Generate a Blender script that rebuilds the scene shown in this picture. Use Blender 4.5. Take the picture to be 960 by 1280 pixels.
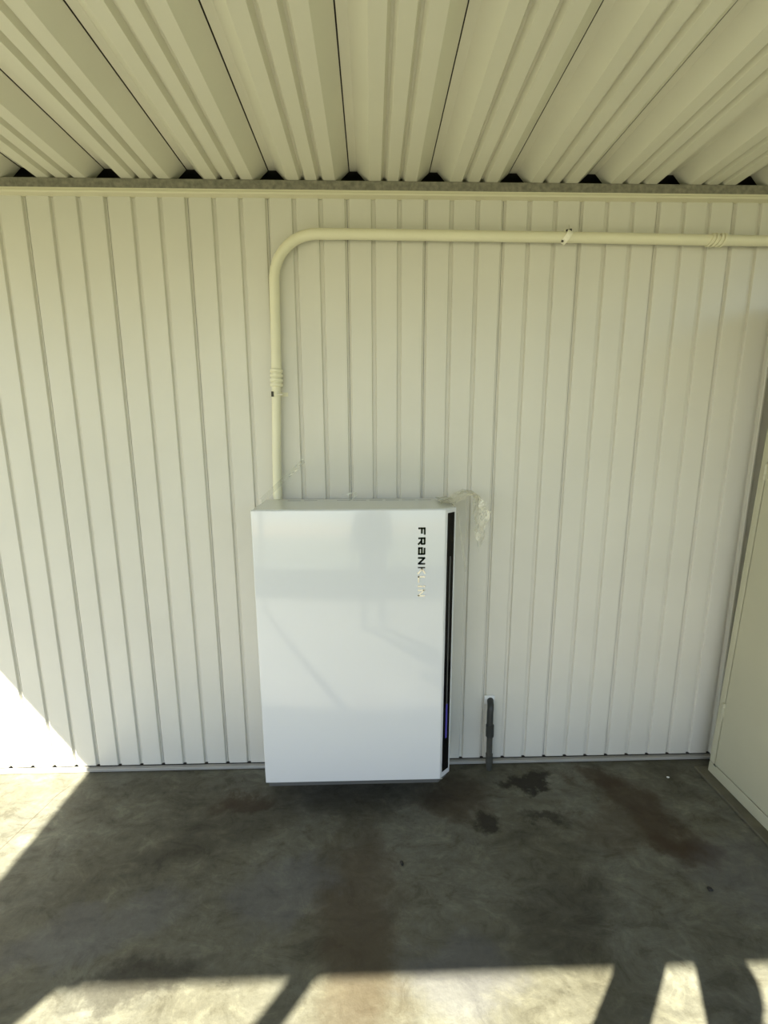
import bpy, bmesh, math, random
from mathutils import Vector, Matrix, noise as mnoise
random.seed(7)
for o in list(bpy.data.objects): bpy.data.objects.remove(o)
SC = bpy.context.scene
COL = SC.collection
PI = math.pi

# ------------------------------------------------------------------ camera
F_PX = 578.97
yaw, pitch, roll = 0.02627, 0.1853, -0.0025
fwd = Vector((math.sin(yaw)*math.cos(pitch), math.cos(yaw)*math.cos(pitch), -math.sin(pitch)))
rgt = Vector((math.cos(yaw), -math.sin(yaw), 0)); upv = rgt.cross(fwd)
r2 = math.cos(roll)*rgt + math.sin(roll)*upv
u2 = -math.sin(roll)*rgt + math.cos(roll)*upv
cd = bpy.data.cameras.new('camera'); cam = bpy.data.objects.new('camera', cd); COL.objects.link(cam)
cam.matrix_world = Matrix(((r2.x, u2.x, -fwd.x, -0.02614), (r2.y, u2.y, -fwd.y, -1.99714), (r2.z, u2.z, -fwd.z, 1.62862), (0, 0, 0, 1)))
cd.sensor_fit = 'VERTICAL'; cd.sensor_height = 32.0; cd.lens = F_PX/1280*32.0; cd.clip_start = 0.02
SC.camera = cam

# ------------------------------------------------------------------ light
SUN = Vector((0.75, 1.0, -1.14)).normalized()          # direction the light travels
w = bpy.data.worlds.new('sky'); SC.world = w; w.use_nodes = True
nt = w.node_tree; bg = nt.nodes['Background']
sky = nt.nodes.new('ShaderNodeTexSky'); sky.sky_type = 'NISHITA'; sky.sun_disc = False
sky.sun_elevation = math.asin(-SUN.z); sky.sun_rotation = math.atan2(-SUN.x, -SUN.y)
sky.air_density = 1.0; sky.dust_density = 0.8; sky.ozone_density = 1.0
nt.links.new(sky.outputs[0], bg.inputs[0]); bg.inputs[1].default_value = 0.20
sl = bpy.data.lights.new('sun', 'SUN'); sl.energy = 24.5; sl.angle = math.radians(0.5); sl.color = (1.0, 0.965, 0.84)
so = bpy.data.objects.new('sun', sl); COL.objects.link(so); so.rotation_euler = SUN.to_track_quat('-Z', 'Y').to_euler(); so.location = (-4, -6, 7)
VS = SC.view_settings
VS.view_transform = 'Standard'; VS.look = 'None'; VS.gamma = 1.0; VS.use_curve_mapping = False; VS.exposure = 0.60

# ------------------------------------------------------------------ materials
def mat(name, col, rough=0.5, metal=0.0, coat=0.0, spec=0.5, bump=None, var=None, emit=None, coat_rough=0.05):
    m = bpy.data.materials.new(name); m.use_nodes = True
    t = m.node_tree; b = t.nodes['Principled BSDF']
    b.inputs['Base Color'].default_value = (*col, 1); b.inputs['Roughness'].default_value = rough
    b.inputs['Metallic'].default_value = metal; b.inputs['Coat Weight'].default_value = coat
    b.inputs['Coat Roughness'].default_value = coat_rough
    b.inputs['Specular IOR Level'].default_value = spec
    tc = t.nodes.new('ShaderNodeTexCoord')
    if var:      # (scale, amount, stretch_z)
        mp = t.nodes.new('ShaderNodeMapping'); mp.inputs['Scale'].default_value = (1, 1, var[2]) if len(var) > 2 else (1, 1, 1)
        n = t.nodes.new('ShaderNodeTexNoise'); n.inputs['Scale'].default_value = var[0]; n.inputs['Detail'].default_value = 5
        geo = t.nodes.new('ShaderNodeNewGeometry')
        t.links.new(geo.outputs['Position'], mp.inputs[0]); t.links.new(mp.outputs[0], n.inputs['Vector'])
        r = t.nodes.new('ShaderNodeMapRange'); r.inputs[1].default_value = .3; r.inputs[2].default_value = .7
        r.inputs[3].default_value = 1-var[1]; r.inputs[4].default_value = 1+var[1]*.4
        t.links.new(n.outputs[0], r.inputs[0])
        mx = t.nodes.new('ShaderNodeVectorMath'); mx.operation = 'SCALE'; mx.inputs[0].default_value = col
        t.links.new(r.outputs[0], mx.inputs['Scale']); t.links.new(mx.outputs[0], b.inputs['Base Color'])
    if bump:     # (scale, strength)
        n2 = t.nodes.new('ShaderNodeTexNoise'); n2.inputs['Scale'].default_value = bump[0]; n2.inputs['Detail'].default_value = 4
        t.links.new(tc.outputs['Object'], n2.inputs['Vector'])
        bp = t.nodes.new('ShaderNodeBump'); bp.inputs['Strength'].default_value = bump[1]; bp.inputs['Distance'].default_value = 0.01
        t.links.new(n2.outputs[0], bp.inputs['Height']); t.links.new(bp.outputs[0], b.inputs['Normal'])
    if emit:
        b.inputs['Emission Color'].default_value = (*emit[0], 1); b.inputs['Emission Strength'].default_value = emit[1]
    return m

M = {}
M['siding'] = mat('cream_siding', (.665, .645, .565), .34, spec=.4, var=(2.2, .05))
M['roof'] = mat('cream_roof_metal', (.68, .66, .54), .42, spec=.4, var=(3, .04), bump=(8, .03))
M['trim'] = mat('cream_trim', (.72, .68, .50), .45)
M['base'] = mat('pale_channel', (.36, .35, .31), .5, metal=.0, var=(6, .12))
M['dark'] = mat('painted_cavity_shade', (.035, .03, .022), .9)  # near-black colour paints the shade in the cavity and behind the seams
M['galv'] = mat('weathered_grey_beam', (.24, .225, .17), .8, var=(60, .35), bump=(150, .2))
M['deck'] = mat('deck_painted_shade', (.06, .055, .045), .9)  # darkened colour stands for the shade above the roof pans
M['unit'] = mat('white_enamel', (.675, .69, .695), .22, coat=.9, coat_rough=.06, spec=.5)
M['unit_top'] = mat('pale_grey_enamel', (.66, .68, .66), .3, coat=.3)
M['unit_dark'] = mat('charcoal_plastic', (.09, .092, .09), .4)
M['unit_back'] = mat('grey_housing', (.35, .36, .37), .5)
M['strip'] = mat('black_glass', (.003, .003, .004), .12, spec=.2)
M['led'] = mat('indigo_led', (.03, .02, .12), .2, emit=((.13, .13, .62), .13))
M['chrome'] = mat('black_mirror_chrome', (.66, .66, .63), .03, metal=1.0)
M['pvc'] = mat('cream_painted_pipe', (.76, .73, .54), .42, var=(5, .05), bump=(40, .03))
M['zinc'] = mat('pale_strap', (.86, .84, .70), .35)
M['screw'] = mat('bright_screw', (.75, .74, .68), .3, metal=.8)
M['rubber'] = mat('dark_washer', (.05, .045, .035), .7)
M['gpvc'] = mat('grey_pvc', (.028, .030, .028), .5, bump=(60, .05))
M['gpvc2'] = mat('dusty_grey_pvc', (.060, .060, .050), .6, var=(30, .3))
M['plate'] = mat('white_escutcheon', (.72, .73, .70), .4)
M['cab'] = mat('cream_cabinet_paint', (.50, .48, .345), .45, var=(2.5, .08), bump=(10, .03))
M['cabdark'] = mat('cabinet_recess_shade', (.05, .05, .035), .8)  # near-black colour stands for the shade in the door gaps
M['stone'] = mat('dark_pebble', (.02, .018, .014), .8)
M['chip'] = mat('white_chip', (.8, .8, .78), .6)
M['stucco'] = mat('white_stucco', (.6, .58, .5), .85, bump=(80, .2))
M['lawn'] = mat('dry_lawn', (.06, .07, .022), .95, var=(1.5, .3))
M['skin'] = mat('skin', (.5, .33, .24), .55)
M['cloth'] = mat('navy_cloth', (.05, .06, .09), .9)
M['phone'] = mat('black_phone', (.01, .01, .012), .15)

def film_mat():
    m = bpy.data.materials.new('clear_film'); m.use_nodes = True; t = m.node_tree
    for n in list(t.nodes): t.nodes.remove(n)
    out = t.nodes.new('ShaderNodeOutputMaterial'); mx = t.nodes.new('ShaderNodeMixShader')
    tr = t.nodes.new('ShaderNodeBsdfTransparent'); tr.inputs[0].default_value = (.95, .95, .92, 1)
    gl = t.nodes.new('ShaderNodeBsdfPrincipled'); gl.inputs['Base Color'].default_value = (.85, .84, .74, 1); gl.inputs['Roughness'].default_value = .12
    fr = t.nodes.new('ShaderNodeFresnel'); fr.inputs[0].default_value = 1.5
    ma = t.nodes.new('ShaderNodeMath'); ma.operation = 'MULTIPLY_ADD'; ma.inputs[1].default_value = .9; ma.inputs[2].default_value = .10
    t.links.new(fr.outputs[0], ma.inputs[0]); t.links.new(ma.outputs[0], mx.inputs[0])
    t.links.new(tr.outputs[0], mx.inputs[1]); t.links.new(gl.outputs[0], mx.inputs[2]); t.links.new(mx.outputs[0], out.inputs[0])
    return m
M['film'] = film_mat()

FLOOR_K = .525
def concrete():
    m = bpy.data.materials.new('stained_concrete'); m.use_nodes = True; t = m.node_tree; L = t.links.new
    b = t.nodes['Principled BSDF']; b.inputs['Roughness'].default_value = .75; b.inputs['Specular IOR Level'].default_value = .3
    geo = t.nodes.new('ShaderNodeNewGeometry'); P = geo.outputs['Position']
    def noise(scale, detail=6, rough=.55, dist=0, stretch=None, rot=0):
        src = P
        if stretch:
            mp = t.nodes.new('ShaderNodeMapping'); mp.inputs['Scale'].default_value = stretch; mp.inputs['Rotation'].default_value = (0, 0, rot)
            L(P, mp.inputs[0]); src = mp.outputs[0]
        n = t.nodes.new('ShaderNodeTexNoise'); n.inputs['Scale'].default_value = scale; n.inputs['Detail'].default_value = detail
        n.inputs['Roughness'].default_value = rough; n.inputs['Distortion'].default_value = dist; L(src, n.inputs['Vector']); return n
    def ramp(sock, stops):
        r = t.nodes.new('ShaderNodeValToRGB'); L(sock, r.inputs[0]); e = r.color_ramp.elements
        while len(e) < len(stops): e.new(.5)
        for i, (p, c) in enumerate(stops): e[i].position = p; e[i].color = (*c, 1)
        return r.outputs[0]
    def mix(fac, a, c, mode='MIX'):
        x = t.nodes.new('ShaderNodeMix'); x.data_type = 'RGBA'; x.blend_type = mode
        if isinstance(fac, (int, float)): x.inputs[0].default_value = fac
        else: L(fac, x.inputs[0])
        for s, v in ((6, a), (7, c)):
            if isinstance(v, tuple): x.inputs[s].default_value = (*v, 1)
            else: L(v, x.inputs[s])
        return x.outputs[2]
    big = noise(1.7, 7, .6, .6)
    base = ramp(big.outputs[0], [(.28, (.125, .115, .075)), (.42, (.185, .175, .125)), (.55, (.235, .228, .175)), (.75, (.30, .295, .24))])
    strk = noise(3.2, 6, .65, 1.2, (1.0, 2.6, 1), .9)
    base = mix(.55, base, ramp(strk.outputs[0], [(.3, (.45, .44, .42)), (.5, (.9, .89, .86)), (.72, (1.15, 1.14, 1.1))]), 'MULTIPLY')
    mid = noise(7.5, 8, .72, .8, (1.0, 1.7, 1), .5)
    base = mix(.8, base, ramp(mid.outputs[0], [(.38, (.60, .58, .53)), (.455, (.90, .89, .86)), (.54, (1.0, 1.0, 1.0)), (.62, (1.34, 1.34, 1.30))]), 'MULTIPLY')
    fine = noise(38, 5, .7)
    base = mix(.5, base, ramp(fine.outputs[0], [(.3, (.72, .72, .70)), (.6, (1.08, 1.08, 1.08))]), 'MULTIPLY')
    # stains, and a wide dark ellipse below the unit: centre x, y, radius x, radius y, turn, strength, colour
    wob = noise(5, 6, .65); wv = t.nodes.new('ShaderNodeVectorMath'); wv.operation = 'SUBTRACT'; wv.inputs[1].default_value = (.5, .5, .5); L(wob.outputs[1], wv.inputs[0])
    ws = t.nodes.new('ShaderNodeVectorMath'); ws.operation = 'SCALE'; ws.inputs['Scale'].default_value = .34; L(wv.outputs[0], ws.inputs[0])
    wp = t.nodes.new('ShaderNodeVectorMath'); wp.operation = 'ADD'; L(P, wp.inputs[0]); L(ws.outputs[0], wp.inputs[1])
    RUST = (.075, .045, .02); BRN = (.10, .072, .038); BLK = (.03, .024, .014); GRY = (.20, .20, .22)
    for (cx, cy, rx, ry, a, s, c) in [
        (-.60, -.21, .11, .05, .2, .75, RUST), (.70, -.12, .13, .035, .15, .9, BLK), (.70, -.30, .10, .025, -.4, .7, BLK),
        (.457, -.338, .05, .05, 0, .85, BLK), (1.02, -.12, .13, .07, -.2, .7, RUST), (1.12, -.30, .10, .20, .35, .75, RUST),
        (1.18, -.50, .13, .07, -.3, .8, RUST), (.95, -.42, .16, .08, .1, .5, BRN), (-.08, -.72, .13, .36, .0, .7, BRN),
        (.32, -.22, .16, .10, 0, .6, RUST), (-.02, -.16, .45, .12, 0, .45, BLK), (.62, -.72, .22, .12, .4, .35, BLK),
        (-.95, -.72, .26, .08, .25, .35, GRY), (-.75, -.87, .20, .05, .25, .6, BLK), (-.55, -.30, .40, .10, .4, .25, BLK),
        (1.35, -.60, .2, .15, 0, .35, GRY), (.22, -.88, .16, .12, 0, .4, GRY), (-.35, -.62, .16, .10, .3, .35, GRY),
        (-1.472, -.30, .0022, .17, -.16, .6, RUST), (-1.440, -.13, .0022, .06, -.4, .5, RUST)]:
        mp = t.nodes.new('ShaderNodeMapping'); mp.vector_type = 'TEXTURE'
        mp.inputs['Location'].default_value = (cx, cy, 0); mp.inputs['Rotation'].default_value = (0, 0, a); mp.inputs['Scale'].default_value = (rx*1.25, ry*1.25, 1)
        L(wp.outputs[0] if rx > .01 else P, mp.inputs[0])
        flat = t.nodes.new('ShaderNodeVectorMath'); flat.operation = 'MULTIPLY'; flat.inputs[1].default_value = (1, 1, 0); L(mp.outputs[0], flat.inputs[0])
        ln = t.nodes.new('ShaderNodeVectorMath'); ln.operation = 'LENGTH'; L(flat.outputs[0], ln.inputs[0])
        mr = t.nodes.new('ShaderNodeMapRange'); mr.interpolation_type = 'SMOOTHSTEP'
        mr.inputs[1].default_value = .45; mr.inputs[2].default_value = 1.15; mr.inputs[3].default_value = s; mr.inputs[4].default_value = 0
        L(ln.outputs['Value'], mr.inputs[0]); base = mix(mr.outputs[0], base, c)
    base = mix(1.0, base, (FLOOR_K, FLOOR_K, FLOOR_K*.98), 'MULTIPLY')
    L(base, b.inputs['Base Color'])
    bn = noise(26, 6, .65); bp = t.nodes.new('ShaderNodeBump'); bp.inputs['Strength'].default_value = .25; bp.inputs['Distance'].default_value = .012
    L(bn.outputs[0], bp.inputs['Height']); L(bp.outputs[0], b.inputs['Normal'])
    rr = t.nodes.new('ShaderNodeMapRange'); rr.inputs[3].default_value = .55; rr.inputs[4].default_value = .9; L(big.outputs[0], rr.inputs[0]); L(rr.outputs[0], b.inputs['Roughness'])
    return m
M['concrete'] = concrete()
M['curb'] = mat('curb_concrete', (.12, .11, .07), .9, var=(9, .35), bump=(60, .3))

# ------------------------------------------------------------------ mesh helpers
def a_box(bm, x0, x1, y0, y1, z0, z1, bev=0, seg=2):
    vs = [bm.verts.new((x, y, z)) for z in (z0, z1) for y in (y0, y1) for x in (x0, x1)]
    fs = [bm.faces.new([vs[i] for i in q]) for q in ((0, 2, 3, 1), (4, 5, 7, 6), (0, 1, 5, 4), (2, 6, 7, 3), (0, 4, 6, 2), (1, 3, 7, 5))]
    if bev:
        es = list({e for f in fs for e in f.edges})
        bmesh.ops.bevel(bm, geom=es, offset=bev, segments=seg, profile=.5, affect='EDGES')
def box(*a, **k):
    bm = bmesh.new(); a_box(bm, *a, **k); return bm
def a_prism(bm, poly, axis, c0, c1):
    """poly: list of 2-D points; extruded along axis ('x','y','z') from c0 to c1"""
    def p(q, c): return {'x': (c, q[0], q[1]), 'y': (q[0], c, q[1]), 'z': (q[0], q[1], c)}[axis]
    A = [bm.verts.new(p(q, c0)) for q in poly]; B = [bm.verts.new(p(q, c1)) for q in poly]
    n = len(poly)
    bm.faces.new(A); bm.faces.new(B[::-1])
    for i in range(n): bm.faces.new((A[i], B[i], B[(i+1) % n], A[(i+1) % n]))
    bmesh.ops.recalc_face_normals(bm, faces=bm.faces)
def prism(*a):
    bm = bmesh.new(); a_prism(bm, *a); return bm
def a_tube(bm, pts, rads, n=20, cap=True):
    pts = [Vector(p) for p in pts]
    if isinstance(rads, (int, float)): rads = [rads]*len(pts)
    rings = []; prev = None
    for i, p in enumerate(pts):
        d = (pts[min(i+1, len(pts)-1)] - pts[max(i-1, 0)]).normalized()
        if prev is None:
            s = d.cross(Vector((0, 1, 0)))
            if s.length < .1: s = d.cross(Vector((1, 0, 0)))
        else: s = prev - d*prev.dot(d)
        s.normalize(); prev = s; t2 = d.cross(s)
        rings.append([bm.verts.new(p + rads[i]*(math.cos(2*PI*k/n)*s + math.sin(2*PI*k/n)*t2)) for k in range(n)])
    for a, b in zip(rings, rings[1:]):
        for k in range(n): bm.faces.new((a[k], a[(k+1) % n], b[(k+1) % n], b[k]))
    if cap: bm.faces.new(rings[0][::-1]); bm.faces.new(rings[-1])
    bmesh.ops.recalc_face_normals(bm, faces=bm.faces)
def tube(*a, **k):
    bm = bmesh.new(); a_tube(bm, *a, **k); return bm
def obj(name, bm, m, parent=None, smooth=None):
    me = bpy.data.meshes.new(name); bm.to_mesh(me); bm.free()
    me.materials.append(M[m] if isinstance(m, str) else m)
    if smooth is not None:
        me.polygons.foreach_set('use_smooth', [True]*len(me.polygons)); me.set_sharp_from_angle(angle=math.radians(smooth))
    o = bpy.data.objects.new(name, me); COL.objects.link(o)
    if parent: o.parent = parent
    return o
def cpy(o, loc, parent):
    c = o.copy(); COL.objects.link(c); c.parent = parent; c.location = loc; return c
def tag(o, label, cat=None, group=None, kind=None):
    o['label'] = label
    if cat: o['category'] = cat
    if group: o['group'] = group
    if kind: o['kind'] = kind
    return o
def thing(name, label, cat, loc=(0, 0, 0), group=None):
    o = bpy.data.objects.new(name, None); COL.objects.link(o); o.location = loc; o.empty_display_size = .1
    return tag(o, label, cat, group)
def struct(name, bm, m, label, smooth=None):
    o = obj(name, bm, m, None, smooth); return tag(o, label, {'wal': 'wall', 'flo': 'floor', 'cei': 'ceiling', 'bas': 'baseboard', 'tri': 'trim', 'gro': 'ground', 'law': 'lawn'}[name[:3]], kind='structure')

# ------------------------------------------------------------------ the setting
GS, G0 = 0.10284, -1.34928            # spacing of the grooves in the siding, first groove
XL, XR = G0 - 18*GS, G0 + 36*GS       # ends of the back wall
ZT = 2.512                            # top of the siding
ROOF_L, ROOF_F, ROOF_R = -3.04, -3.08, 2.36

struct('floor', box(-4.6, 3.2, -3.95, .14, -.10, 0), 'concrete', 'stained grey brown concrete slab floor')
struct('ground', box(-40, 40, -60, 20, -.20, -.10), 'lawn', 'dry lawn beyond the concrete slab')

wall = struct('wall_back', box(XL, XR, .016, .10, 0, 2.50), 'dark', 'cream ribbed metal siding wall behind the white unit')
sheet0 = strip0 = None
for k in range(18):
    x = XL + 3*k*GS
    if sheet0 is None:
        sh = obj('siding_sheet', box(.0008, 3*GS-.0008, .0100, .0120, .026, ZT), 'siding', wall); sheet0 = sh; sh.location.x = x
    else: sh = cpy(sheet0, (x, 0, 0), wall)
    for j in range(3):
        if strip0 is None:
            bm = bmesh.new(); h = GS/2
            a_prism(bm, [(-h+.0094, 0), (h-.0094, 0), (h-.0060, .0098), (h-.0060, .0102), (-h+.0060, .0102), (-h+.0060, .0098)], 'z', .026, ZT)
            bmesh.ops.bevel(bm, geom=[e for e in bm.edges if abs(e.verts[0].co.z-e.verts[1].co.z) > 1 and e.verts[0].co.y < .001], offset=.0014, segments=2, profile=.5, affect='EDGES')
            st = obj('siding_strip', bm, 'siding', sh); strip0 = st
        else: st = cpy(strip0, (0, 0, 0), sh)
        st.location = ((j+.5)*GS, 0, 0)

struct('baseboard_back', prism([(0.004, .003), (-.014, .003), (-.016, .005), (-.016, .016), (-.014, .018), (0.004, .018)], 'x', XL, XR), 'base', 'pale metal channel along the foot of the siding')
struct('trim_1', box(XL, XR, -.030, .02, 2.511, 2.544, bev=.002), 'galv', 'weathered grey header beam under the roof pans')
struct('trim_2', prism([(.008, 2.494), (-.031, 2.494), (-.034, 2.496), (-.034, 2.501), (-.031, 2.504), (-.031, 2.5105), (.008, 2.5105)], 'x', XL, XR), 'trim', 'cream lipped trim strip under the grey header beam')
struct('trim_3', box(1.640, 1.652, -.012, .0, .024, 2.493, bev=.003), 'siding', 'cream vertical edge trim behind the cabinet')
struct('wall_right', box(ROOF_R, ROOF_R+.08, -.45, .64, -.1, 2.70), 'siding', 'plain cream side wall beyond the cabinet')

# ribbed roof of separate pans
PER, PX0, ZF = 0.311, 0.283, 2.544
S = PER/.3215
prof = [(-.0785, .049), (-.0485, .049), (0, 0), (.0455, 0), (.0555, .017), (.0625, .017), (.0725, 0), (.115, 0), (.125, .017), (.132, .017), (.142, 0), (.1875, 0), (.2405, .049)]
prof = [(x*S, z) for x, z in prof]
prof[0] = (prof[0][0]+.0008, .049); prof[-1] = (prof[-1][0]-.0008, .047)
ceil = struct('ceiling', box(ROOF_L, ROOF_R, ROOF_F, .64, ZF+.056, ZF+.075), 'deck', 'cream ribbed metal patio roof')
bmp = bmesh.new()
full = prof + [(x, z+.0014) for x, z in reversed(prof)]
a_prism(bmp, full, 'y', ROOF_F+.03, .008)
pan0 = None; k = -10
for k in range(-10, 7):
    if pan0 is None:
        pan0 = obj('roof_pan', bmp, 'roof', ceil); pan0.location = (PX0+k*PER, 0, ZF)
    else: cpy(pan0, (PX0+k*PER, 0, ZF), ceil)
# added light-blocking closure behind the cavity over the wall, the eaves fascias and the front header
struct('wall_back_top', box(ROOF_L, ROOF_R, .56, .64, -.1, ZF+.056), 'dark', 'dark board added to keep sky light out of the eave cavity')
struct('trim_4', box(ROOF_L, ROOF_R, ROOF_F-.004, ROOF_F+.025, 2.50, 2.66, bev=.004), 'trim', 'cream fascia along the front eave')
struct('trim_5', box(ROOF_L-.004, ROOF_L+.022, ROOF_F, .64, 2.44+.06, 2.66, bev=.004), 'trim', 'cream fascia along the open side eave')
def post(x, y, s, label, m):
    t = thing('roof_post', label, 'post', (x, y, 0))
    obj('shaft', box(-s, s, -s, s, .01, 2.542, bev=.004), m, t)
    obj('base_plate', box(-s*1.7, s*1.7, -s*1.4, s*1.4, 0, .012, bev=.002), m, t)
    obj('cap_bracket', box(-s*1.35, s*1.35, -s*1.2, s*1.2, 2.47, 2.543, bev=.002), m, t)
post(-1.845, -3.02, .027, 'slim square post under the front eave, its narrow shadow crossing the sunlit patch', 'trim')
post(-2.69, -2.93, .115, 'broad white pillar, unseen, added to cast the wide shadow at the lower left', 'stucco')  # invented pillar out of view; its shadow bounds the sunlit patch

# ------------------------------------------------------------------ white battery unit
UX, UZ, UF, UW, UH = -0.477, 0.165, -0.298, 0.7735, 1.1533
CW, CD = .0464, .0423
UB = -.040
unit = thing('battery_unit', 'white wall-mounted battery unit with black light strip and lettering', 'battery unit', (UX+UW/2, -.17, 0))
def part(name, bm, m, smooth=None, parent=unit, label=None):
    bm.transform(Matrix.Translation((-(UX+UW/2), .17, 0)))
    o = obj(name, bm, m, parent, smooth)
    if label: o['label'] = label
    return o
x0, x1 = UX, UX+UW
# front shell: plan outline with the chamfered right corner
bm = bmesh.new()
plan = [(x0, UB), (x0, UF), (x1-CW, UF), (x1, UF+CD), (x1, UB)]
a_prism(bm, plan, 'z', UZ, UZ+UH)
bmesh.ops.bevel(bm, geom=[e for e in bm.edges if e.calc_length() > 0 and min(v.co.y for v in e.verts) < UF+.001], offset=.004, segments=3, profile=.5, affect='EDGES')
body = part('body', bm, 'unit', 40)
# top lid, a slightly greyer plate let into the shell, with a row of slots at its back edge
bm = bmesh.new(); a_prism(bm, [(x0+.006, UB-.002), (x0+.006, UF+.006), (x1-CW-.003, UF+.006), (x1-.006, UF+CD+.003), (x1-.006, UB-.002)], 'z', UZ+UH-.002, UZ+UH+.0015)
lid = part('top_lid', bm, 'unit_top')
for i in range(9):
    if i == 2: continue
    xa = x0+.10+i*.068
    part('vent_slot', box(xa, xa+.055, -.085, -.078, UZ+UH+.001, UZ+UH+.0022), 'unit_back', parent=lid)
# chamfer normal frame for the black strip
A = Vector((x1-CW, UF, 0)); B = Vector((x1, UF+CD, 0)); dv = (B-A).normalized(); nv = Vector((dv.y, -dv.x, 0)); ln = (B-A).length
def on_ch(bm, s0, s1, za0, za1, zb0, zb1, d0, d1):
    vs = []
    for d in (d0, d1):
        for s, z in ((s0, za0), (s1, zb0), (s1, zb1), (s0, za1)):
            p = A + dv*s*ln + nv*d; vs.append(bm.verts.new((p.x, p.y, z)))
    for q in ((0, 3, 2, 1), (4, 5, 6, 7), (0, 1, 5, 4), (1, 2, 6, 5), (2, 3, 7, 6), (3, 0, 4, 7)): bm.faces.new([vs[i] for i in q])
    bmesh.ops.recalc_face_normals(bm, faces=bm.faces); return bm
lp = part('light_panel', on_ch(bmesh.new(), .20, .84, UZ+.028, UZ+UH-.016, UZ+.028, UZ+UH-.016, -.003, .0012), 'strip', label='black glass light panel on the corner')
part('led_bar', on_ch(bmesh.new(), .44, .60, .345, .50, .345, .50, .0012, .0020), 'led', parent=lp, label='glowing indigo light bar')
part('light_guide', on_ch(bmesh.new(), .46, .56, .50, 1.13, .50, 1.13, .0012, .0018), 'unit_dark', parent=lp)
# dark underside tray and wall bracket
bm = bmesh.new(); a_prism(bm, [(x0+.012, UB), (x0+.012, UF+.010), (x1-CW-.006, UF+.010), (x1-.012, UF+CD+.006), (x1-.012, UB)], 'z', UZ-.022, UZ+.002)
part('bottom_tray', bm, 'unit_dark', label='charcoal tray under the unit')
part('mounting_bracket', box(x0+.08, x1-.08, UB-.002, 0.0, .35, 1.18, bev=.003), 'unit_back')

# lettering, read downwards, tops of the letters to the right
def stroke(bm, a, b, w):
    a, b = Vector(a), Vector(b); d = (b-a).normalized(); n = Vector((-d.y, d.x))*w/2
    a2 = a - d*w/2*0; b2 = b
    q = [a2-n, b2-n, b2+n, a2+n]
    lo = [bm.verts.new((p.x, p.y, 0)) for p in q]; hi = [bm.verts.new((p.x, p.y, .0016)) for p in q]
    bm.faces.new(lo[::-1]); bm.faces.new(hi)
    for i in range(4): bm.faces.new((lo[i], lo[(i+1) % 4], hi[(i+1) % 4], hi[i]))
H_, W_, T_ = .0280, .030, .0070
h = T_/2
LET = {
 'F': [((h, 0), (h, H_-h)), ((0, H_-h), (W_-.002, H_-h)), ((0, H_*.48), (W_-.006, H_*.48))],
 'R': [((h, 0), (h, H_)), ((0, H_-h), (W_-.003, H_-h)), ((W_-h-.001, H_*.42), (W_-h-.001, H_-.002)), ((0, H_*.46), (W_-.003, H_*.46)), ((W_*.45, H_*.46), (W_-.002, 0))],
 'a': [((.002, H_-h), (W_-.002, H_-h)), ((W_-h, H_-.002), (W_-h, 0)), ((0, h), (W_, h)), ((h, 0), (h, H_*.58)), ((0, H_*.52), (W_, H_*.52))],
 'N': [((h, 0), (h, H_)), ((W_-h, 0), (W_-h, H_)), ((h*.9, H_-.002), (W_-h*.9, .002))],
 'K': [((h, 0), (h, H_)), ((h, H_*.45), (W_-h, H_)), ((W_*.35, H_*.58), (W_-h*.5, 0))],
 'L': [((h, 0), (h, H_)), ((0, h), (W_-.003, h))],
 'i': [((h, 0), (h, H_*.68)), ((h, H_*.80), (h, H_))]}
u = 0.0
ROT = Matrix(((0, 1, 0), (0, 0, -1), (-1, 0, 0))).to_4x4()     # u -> -z, v -> +x, out -> -y
letters = []
for ch in 'FRaNKLiN':
    bm = bmesh.new()
    for a, b in LET[ch]: stroke(bm, a, b, T_*(.8 if ch in 'KLN' and u > .13 else 1))
    bm.transform(Matrix.Translation((u, 0, 0))); bm.transform(ROT); bm.transform(Matrix.Translation((.1475, UF+.0002, 1.250)))
    part('letter', bm, 'chrome', parent=body)
    u += (T_ if ch == 'i' else W_) + (.0085 if ch != 'K' else .0065)

# ------------------------------------------------------------------ cream conduit
PR = .0195; PY = -.030
VX_T, VX_B = -.4035, -.425
ZH = 2.357; R = .17
cond = thing('conduit', 'cream painted conduit rising from the unit and bending along the wall', 'conduit', (-.425, PY, UZ+UH))
OFF = Matrix.Translation((.425, -PY, -(UZ+UH)))
def cpart(name, bm, m, smooth=40, label=None, parent=cond):
    bm.transform(OFF); o = obj(name, bm, m, parent, smooth)
    if label: o['label'] = label
    return o
cpart('lower_pipe', tube([(VX_B-.003, PY, UZ+UH+.002), (VX_B, PY, 1.5), (-.413, PY, 1.80)], PR*.95), 'pvc')
arc = [(-.411, PY, 1.80), (-.406, PY, 2.05), (VX_T, PY, ZH-R)]
for i in range(1, 15):
    a = i/15*PI/2; arc.append((VX_T+R-R*math.cos(a), PY, ZH-R+R*math.sin(a)))
arc += [(VX_T+R, PY, ZH), (VX_T+R+.12, PY, ZH+.0005)]
cpart('bend', tube(arc, PR*1.03), 'pvc')
cpart('upper_pipe', tube([(VX_T+R+.119, PY, ZH+.0005), (.75, PY, 2.352), (1.35, PY, 2.346), (2.355, PY, 2.338)], PR), 'pvc')
bm = bmesh.new()
zs, rs = [], []
for i in range(4):
    zb = 1.853-i*.0185
    for dz, r_ in ((0, PR*1.08), (-.002, PR*1.32), (-.012, PR*1.32), (-.014, PR*1.08)): zs.append(zb+dz); rs.append(r_)
a_tube(bm, [(-.4100-(1.853-z)*.04, PY, z) for z in zs], rs)
cpart('ribbed_coupling', bm, 'pvc', 35, 'ribbed cream coupling with four rings')
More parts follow.
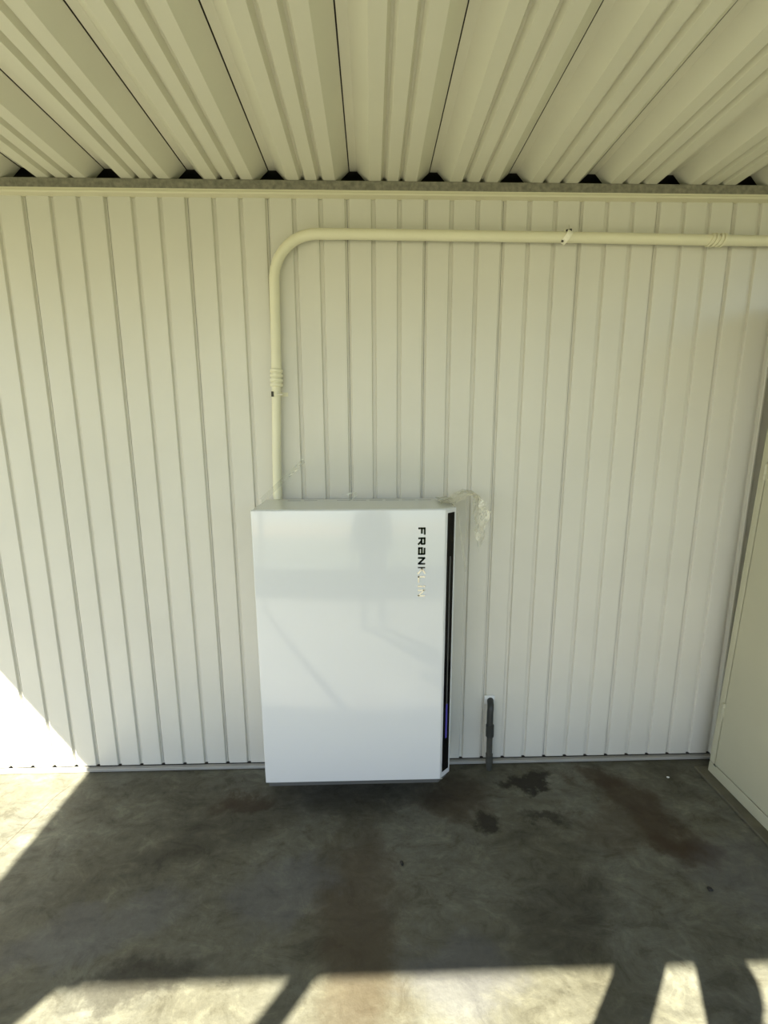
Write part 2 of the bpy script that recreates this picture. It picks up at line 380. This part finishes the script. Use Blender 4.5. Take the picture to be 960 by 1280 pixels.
# strap with screw on the riser
def ring(bm, c, axis, r, wdt, th, n=24):
    c = Vector(c); a_tube(bm, [c-axis*wdt/2, c-axis*(wdt/2-.0008), c+axis*(wdt/2-.0008), c+axis*wdt/2], [r-.001, r+th, r+th, r-.001], n, cap=False)
bm = bmesh.new(); ring(bm, (-.4155, PY, 1.755), Vector((0, 0, 1)), PR*.96, .016, .002)
s1 = cpart('strap', bm, 'pvc')
cpart('strap_tab', box(-.4155, -.372, -.004, -.001, 1.747, 1.763), 'pvc', parent=s1)
cpart('screw', tube([(-.408, PY-PR, 1.752), (-.385, PY-PR-.006, 1.752)], [.0028, .0028], 8), 'screw', parent=s1)
cpart('strap_slot', tube([(-.427, PY-PR-.0005, 1.764), (-.427, PY-PR-.0005, 1.744)], [.0048, .0048], 8), 'rubber', parent=s1)
# slanted strap and screw on the level run
ax = Vector((.86, 0, .50)).normalized()
bm = bmesh.new(); ring(bm, (.744, PY-.001, 2.352), Vector((.84, 0, -.54)).normalized(), PR*1.10, .022, .0045)
s2 = cpart('strap', bm, 'zinc', label='slanted strap fixed with a screw')
cpart('strap_tab', box(.742, .775, -.012, -.001, 2.372, 2.386, bev=.002), 'zinc', parent=s2)
cpart('strap_slot', tube([(.744, -.028, 2.376), (.764, -.028, 2.379)], [.0055, .0055], 8), 'rubber', parent=s2)
cpart('screw', tube([(.758, -.026, 2.378), (.757, -.020, 2.402)], [.004, .0012], 8), 'screw', parent=s2)
cpart('strap_slot', tube([(.722, -.040, 2.336), (.730, -.042, 2.333)], [.0045, .0035], 8), 'rubber', parent=s2)
# wrapped tie near the right
bm = bmesh.new()
for i, (dx, tl) in enumerate(((-.020, .35), (-.008, .28), (.006, .33), (.018, .22))):
    ring(bm, (1.347+dx*1.3, PY, 2.346), Vector((1, 0, -tl)).normalized(), PR*1.05, .010, .0045)
cpart('wrapped_tie', bm, 'pvc', label='cream tie wrapped round the pipe')

# ------------------------------------------------------------------ grey stub pipe at the floor
stub = thing('stub_pipe', 'short grey pipe coming out of the wall and going into the floor', 'pipe', (.525, -.045, 0))
OFF2 = Matrix.Translation((-.525, .045, 0))
def spart(name, bm, m, smooth=40, label=None):
    bm.transform(OFF2); o = obj(name, bm, m, stub, smooth)
    if label: o['label'] = label
pts = [(.533, .002, .337), (.528, -.018, .337)]
for i in range(1, 7): a = i/6*PI/2; pts.append((.528-.007*i/6, -.018-.030*math.sin(a), .337-.030*(1-math.cos(a))))
pts += [(.522, -.048, .235)]
spart('elbow', tube(pts, .0150, 16), 'gpvc')
spart('coupling', tube([(.523, -.048, .238), (.523, -.048, .236), (.5235, -.048, .180), (.5235, -.048, .178)], [.0150, .0190, .0190, .0150], 16), 'gpvc')
spart('riser', tube([(.5235, -.048, .180), (.527, -.047, 0)], .0138, 16), 'gpvc2')
spart('socket', tube([(.5255, -.0475, .085), (.5255, -.0475, .083), (.527, -.047, .034), (.527, -.047, .032)], [.0138, .0168, .0168, .0138], 16), 'gpvc2')
spart('escutcheon', box(.503, .552, -.005, -.0005, .316, .362, bev=.002), 'plate', label='white square plate round the wall hole')

# ------------------------------------------------------------------ cream cabinet at the right edge
struct('trim_6', box(1.513, 2.10, -1.05, -.070, 0, .014, bev=.005), 'curb', 'low dark concrete pad under the cabinet')
cab = thing('storage_cabinet', 'tall cream metal cabinet standing at the right edge', 'cabinet', (1.562, -.100, .0145))
cab.rotation_euler = (0, math.radians(1.6), 0)
def kpart(name, bm, m, smooth=None, parent=cab):
    return obj(name, bm, m, parent, smooth)
kpart('base_rail', box(-.002, .42, -.88, 0, 0, .052, bev=.003), 'cab')
kpart('stile', box(-.002, .05, -.029, 0, .0545, 2.05, bev=.003), 'cab')
kpart('stile', box(-.002, .05, -.88, -.85, .0535, 2.05, bev=.003), 'cab')
kpart('body', box(.022, .42, -.878, -.002, .052, 2.05, bev=.002), 'cabdark')
kpart('side_panel', box(.010, .42, -.0005, .0015, .0535, 2.05), 'cab')
kpart('top_rail', box(-.002, .42, -.88, 0, 2.05, 2.10, bev=.003), 'cab')
door = kpart('door', box(-.002, .020, -.8465, -.0345, .0575, 2.045, bev=.002), 'cab')
for zc in (.335, 1.42):
    hn = bmesh.new()
    for i in range(3): a_tube(hn, [(-.005, -.031, zc-.033+i*.0225), (-.005, -.031, zc-.033+i*.0225+.021)], .0065, 10)
    a_box(hn, -.0045, -.001, -.040, -.022, zc-.034, zc+.034)
    kpart('hinge', hn, 'cab', 40, door)
kpart('corner_notch', prism([(-.030, .052), (-.048, .052), (-.034, .062)], 'x', -.0052, -.0044), 'cabdark', None, door)

# ------------------------------------------------------------------ clear film left on the unit
def sheet(name, fn, nu, nv, m='film'):
    bm = bmesh.new(); g = [[bm.verts.new(fn(i/nu, j/nv)) for j in range(nv+1)] for i in range(nu+1)]
    for i in range(nu):
        for j in range(nv): bm.faces.new((g[i][j], g[i+1][j], g[i+1][j+1], g[i][j+1]))
    return obj(name, bm, m, None)
ZU = UZ+UH+.002
def drape(u_, v):
    # lies on the back right corner of the lid, then hangs crumpled over the side
    s = u_*.36; c = mnoise.noise(Vector((u_*6, v*5, 3.1)))*.022 + mnoise.noise(Vector((u_*15, v*12, 8.2)))*.010
    y = -.235 + .17*v - .03*u_
    if s < .05: x = .24+s*1.2; z = ZU+.006+abs(c)*.9
    elif s < .16:
        a = (s-.05)/.11; x = .30+.10*a; z = ZU+.010+.030*math.sin(a*PI*.8)+c*.7
    else:
        a = (s-.16)/.20; x = .40+.025*a+c*.8; z = ZU+.028-a*(.06+.20*v)+c*.5
    return (x+c*.4, y+c, z)
film = thing('plastic_film', 'crumpled clear plastic film hanging off the top right corner of the unit', 'plastic film', (.27, -.15, ZU))
def tail(u_, v):
    c = mnoise.noise(Vector((u_*7, v*4, 1.7)))*.008
    return (.2985+.004+.040*u_+v*.012+c*.4+.001, -.235+v*.03+c, ZU-.03-.24*u_)
for nm, fn, a, b in (('crumpled_sheet', drape, 30, 14), ('dangling_shred', tail, 14, 3)):
    o = sheet(nm, fn, a, b); o.parent = film; o.matrix_parent_inverse = Matrix.Translation((-.27, .15, -ZU))
def ribbon(u_, v):
    c = mnoise.noise(Vector((u_*5, v*3, 5.5)))*.006
    return (-.470+.150*u_+.010*v+c, -.170+.163*u_, ZU+.024+.145*u_-.020*v*(1-.2*u_)+c)
tag(sheet('film_ribbon', ribbon, 16, 3), 'narrow clear film ribbon stretched from the unit lid to the wall', 'plastic film')
def curl(u_, v):
    a = u_*PI*1.2
    return (-.120+.020*math.sin(a)+.05*v*u_-.02*u_, -.12+.02*v, ZU+.003+.026*(1-math.cos(a))/2*1.1+.006*v)
tag(sheet('film_curl', curl, 12, 3), 'tiny curl of clear film standing on the lid of the unit', 'plastic film')
def under(u_, v):
    c = mnoise.noise(Vector((u_*9, v*4, 2.2)))*.004
    d = .016*math.sin(PI*min(1, max(0, (u_-.15)/.8)))
    return (UX+.02+u_*.72, UF+.008+.03*v, UZ-.002-.022*math.sin(v*PI*.5)-d*v+c)
tag(sheet('film_skirt', under, 40, 4), 'clear film hanging below the bottom edge of the unit', 'plastic film')

# ------------------------------------------------------------------ bits on the floor
def pebble(name, x, y, r, m, label, sq=(1, .8, .55)):
    bm = bmesh.new(); bmesh.ops.create_icosphere(bm, subdivisions=2, radius=r)
    for v in bm.verts:
        f = 1+.35*mnoise.noise(v.co*(1.2/r)+Vector((x, y, 0))*9)
        v.co = Vector((v.co.x*sq[0]*f, v.co.y*sq[1]*f, v.co.z*sq[2]*f))
    zmin = min(v.co.z for v in bm.verts)
    for v in bm.verts: v.co.z -= zmin
    o = obj(name, bm, m, None, 60); o.location = (x, y, 0); return tag(o, label, 'debris')
pebble('pebble', .076, -.525, .010, 'stone', 'small dark pebble on the floor in front of the unit', (.7, 1, .5))
pebble('pebble', 1.164, -.658, .010, 'stone', 'small dark pebble on the floor near the cabinet')
pebble('paint_chip', 1.353, -.127, .006, 'chip', 'tiny white chip on the floor by the wall', (1.2, .8, .4))

# ------------------------------------------------------------------ the photographer, out of frame, whose shadow falls at the lower right
def skinned(name, joints, bones, m, parent, sub=2, root=0):
    me = bpy.data.meshes.new(name); me.from_pydata([j[0] for j in joints], bones, [])
    o = bpy.data.objects.new(name, me); COL.objects.link(o)
    md = o.modifiers.new('s', 'SKIN'); o.modifiers.new('d', 'SUBSURF').levels = sub
    for i, j in enumerate(joints):
        sv = me.skin_vertices[0].data[i]; sv.radius = j[1] if isinstance(j[1], tuple) else (j[1], j[1]); sv.use_root = (i == root)
    dg = bpy.context.evaluated_depsgraph_get(); nm = bpy.data.meshes.new_from_object(o.evaluated_get(dg))
    o.modifiers.clear(); o.data = nm; nm.materials.clear(); nm.materials.append(M[m]); nm.polygons.foreach_set('use_smooth', [True]*len(nm.polygons))
    if parent: o.parent = parent
    return o
person = thing('person', 'person in dark clothes holding up a phone, seen only by the shadow on the floor', 'person', (-.05, -2.42, 0))
J = [((0, 0, .95), (.15, .11)), ((0, .01, 1.15), (.145, .10)), ((0, .01, 1.35), (.17, .11)), ((0, .01, 1.47), (.075, .07)), ((0, .03, 1.54), (.055, .055)), ((0, .045, 1.62), (.075, .09)), ((0, .04, 1.72), (.07, .085)),
     ((-.19, 0, 1.41), .065), ((-.22, .25, 1.02), .07), ((-.02, .37, 1.42), .062), ((0, .385, 1.53), .036),
     ((.19, 0, 1.41), .06), ((.20, .25, 1.02), .047), ((.135, .37, 1.42), .030), ((.125, .385, 1.53), .032),
     ((-.10, 0, .88), .095), ((-.11, .01, .48), .062), ((-.12, -.03, .09), .045), ((-.13, .12, .035), .035),
     ((.10, 0, .88), .095), ((.11, .01, .48), .062), ((.12, -.03, .09), .045), ((.13, .12, .035), .035)]
Bn = [(0, 1), (1, 2), (2, 3), (3, 4), (4, 5), (5, 6), (2, 7), (7, 8), (8, 9), (9, 10), (2, 11), (11, 12), (12, 13), (13, 14), (0, 15), (15, 16), (16, 17), (17, 18), (0, 19), (19, 20), (20, 21), (21, 22)]
skinned('body', J, Bn, 'cloth', person)
for hx, sg in ((0, -1), (.125, 1)):
    for i in range(4):
        zz = 1.545+.012*i
        skinned('finger', [((hx, .385, zz), .009), ((hx+sg*.006, .402, zz+.008), .0085), ((hx-sg*.012, .412, zz+.014), .0075)], [(0, 1), (1, 2)], 'skin', person, 1)
ph = obj('phone', box(-.026, .052, -.004, .004, 1.53, 1.68, bev=.003), 'phone'); ph.location = (0, -2.027, 0)
tag(ph, 'black phone held up by the photographer', 'phone')

def added_hedge():  # made-up greenery out of view, placed for the dark reflection in the lettering
    bm = bmesh.new(); bmesh.ops.create_cube(bm, size=1)
    bmesh.ops.scale(bm, verts=bm.verts, vec=(11, .7, .55)); bmesh.ops.subdivide_edges(bm, edges=[e for e in bm.edges if e.calc_length() > 5], cuts=90)
    bmesh.ops.subdivide_edges(bm, edges=[e for e in bm.edges if .3 < e.calc_length() < 2 and abs(e.verts[0].co.x-e.verts[1].co.x) < .01], cuts=9, use_grid_fill=True)
    for v in bm.verts: v.co += Vector((mnoise.noise(v.co*6), mnoise.noise(v.co*6+Vector((9, 0, 0))), mnoise.noise(v.co*6+Vector((0, 9, 0)))))*.07
    zm = min(v.co.z for v in bm.verts)
    for v in bm.verts: v.co.z -= zm
    o = obj('added_hedge', bm, 'leaf', None, 60); o.location = (0, -4.48, -.10); return o
M['leaf'] = mat('added_hedge_leaves', (.035, .055, .018), .8, var=(25, .6), bump=(70, .8))
tag(added_hedge(), 'unseen dark greenery added beyond the slab to darken the reflection in the lettering', 'added_hedge')
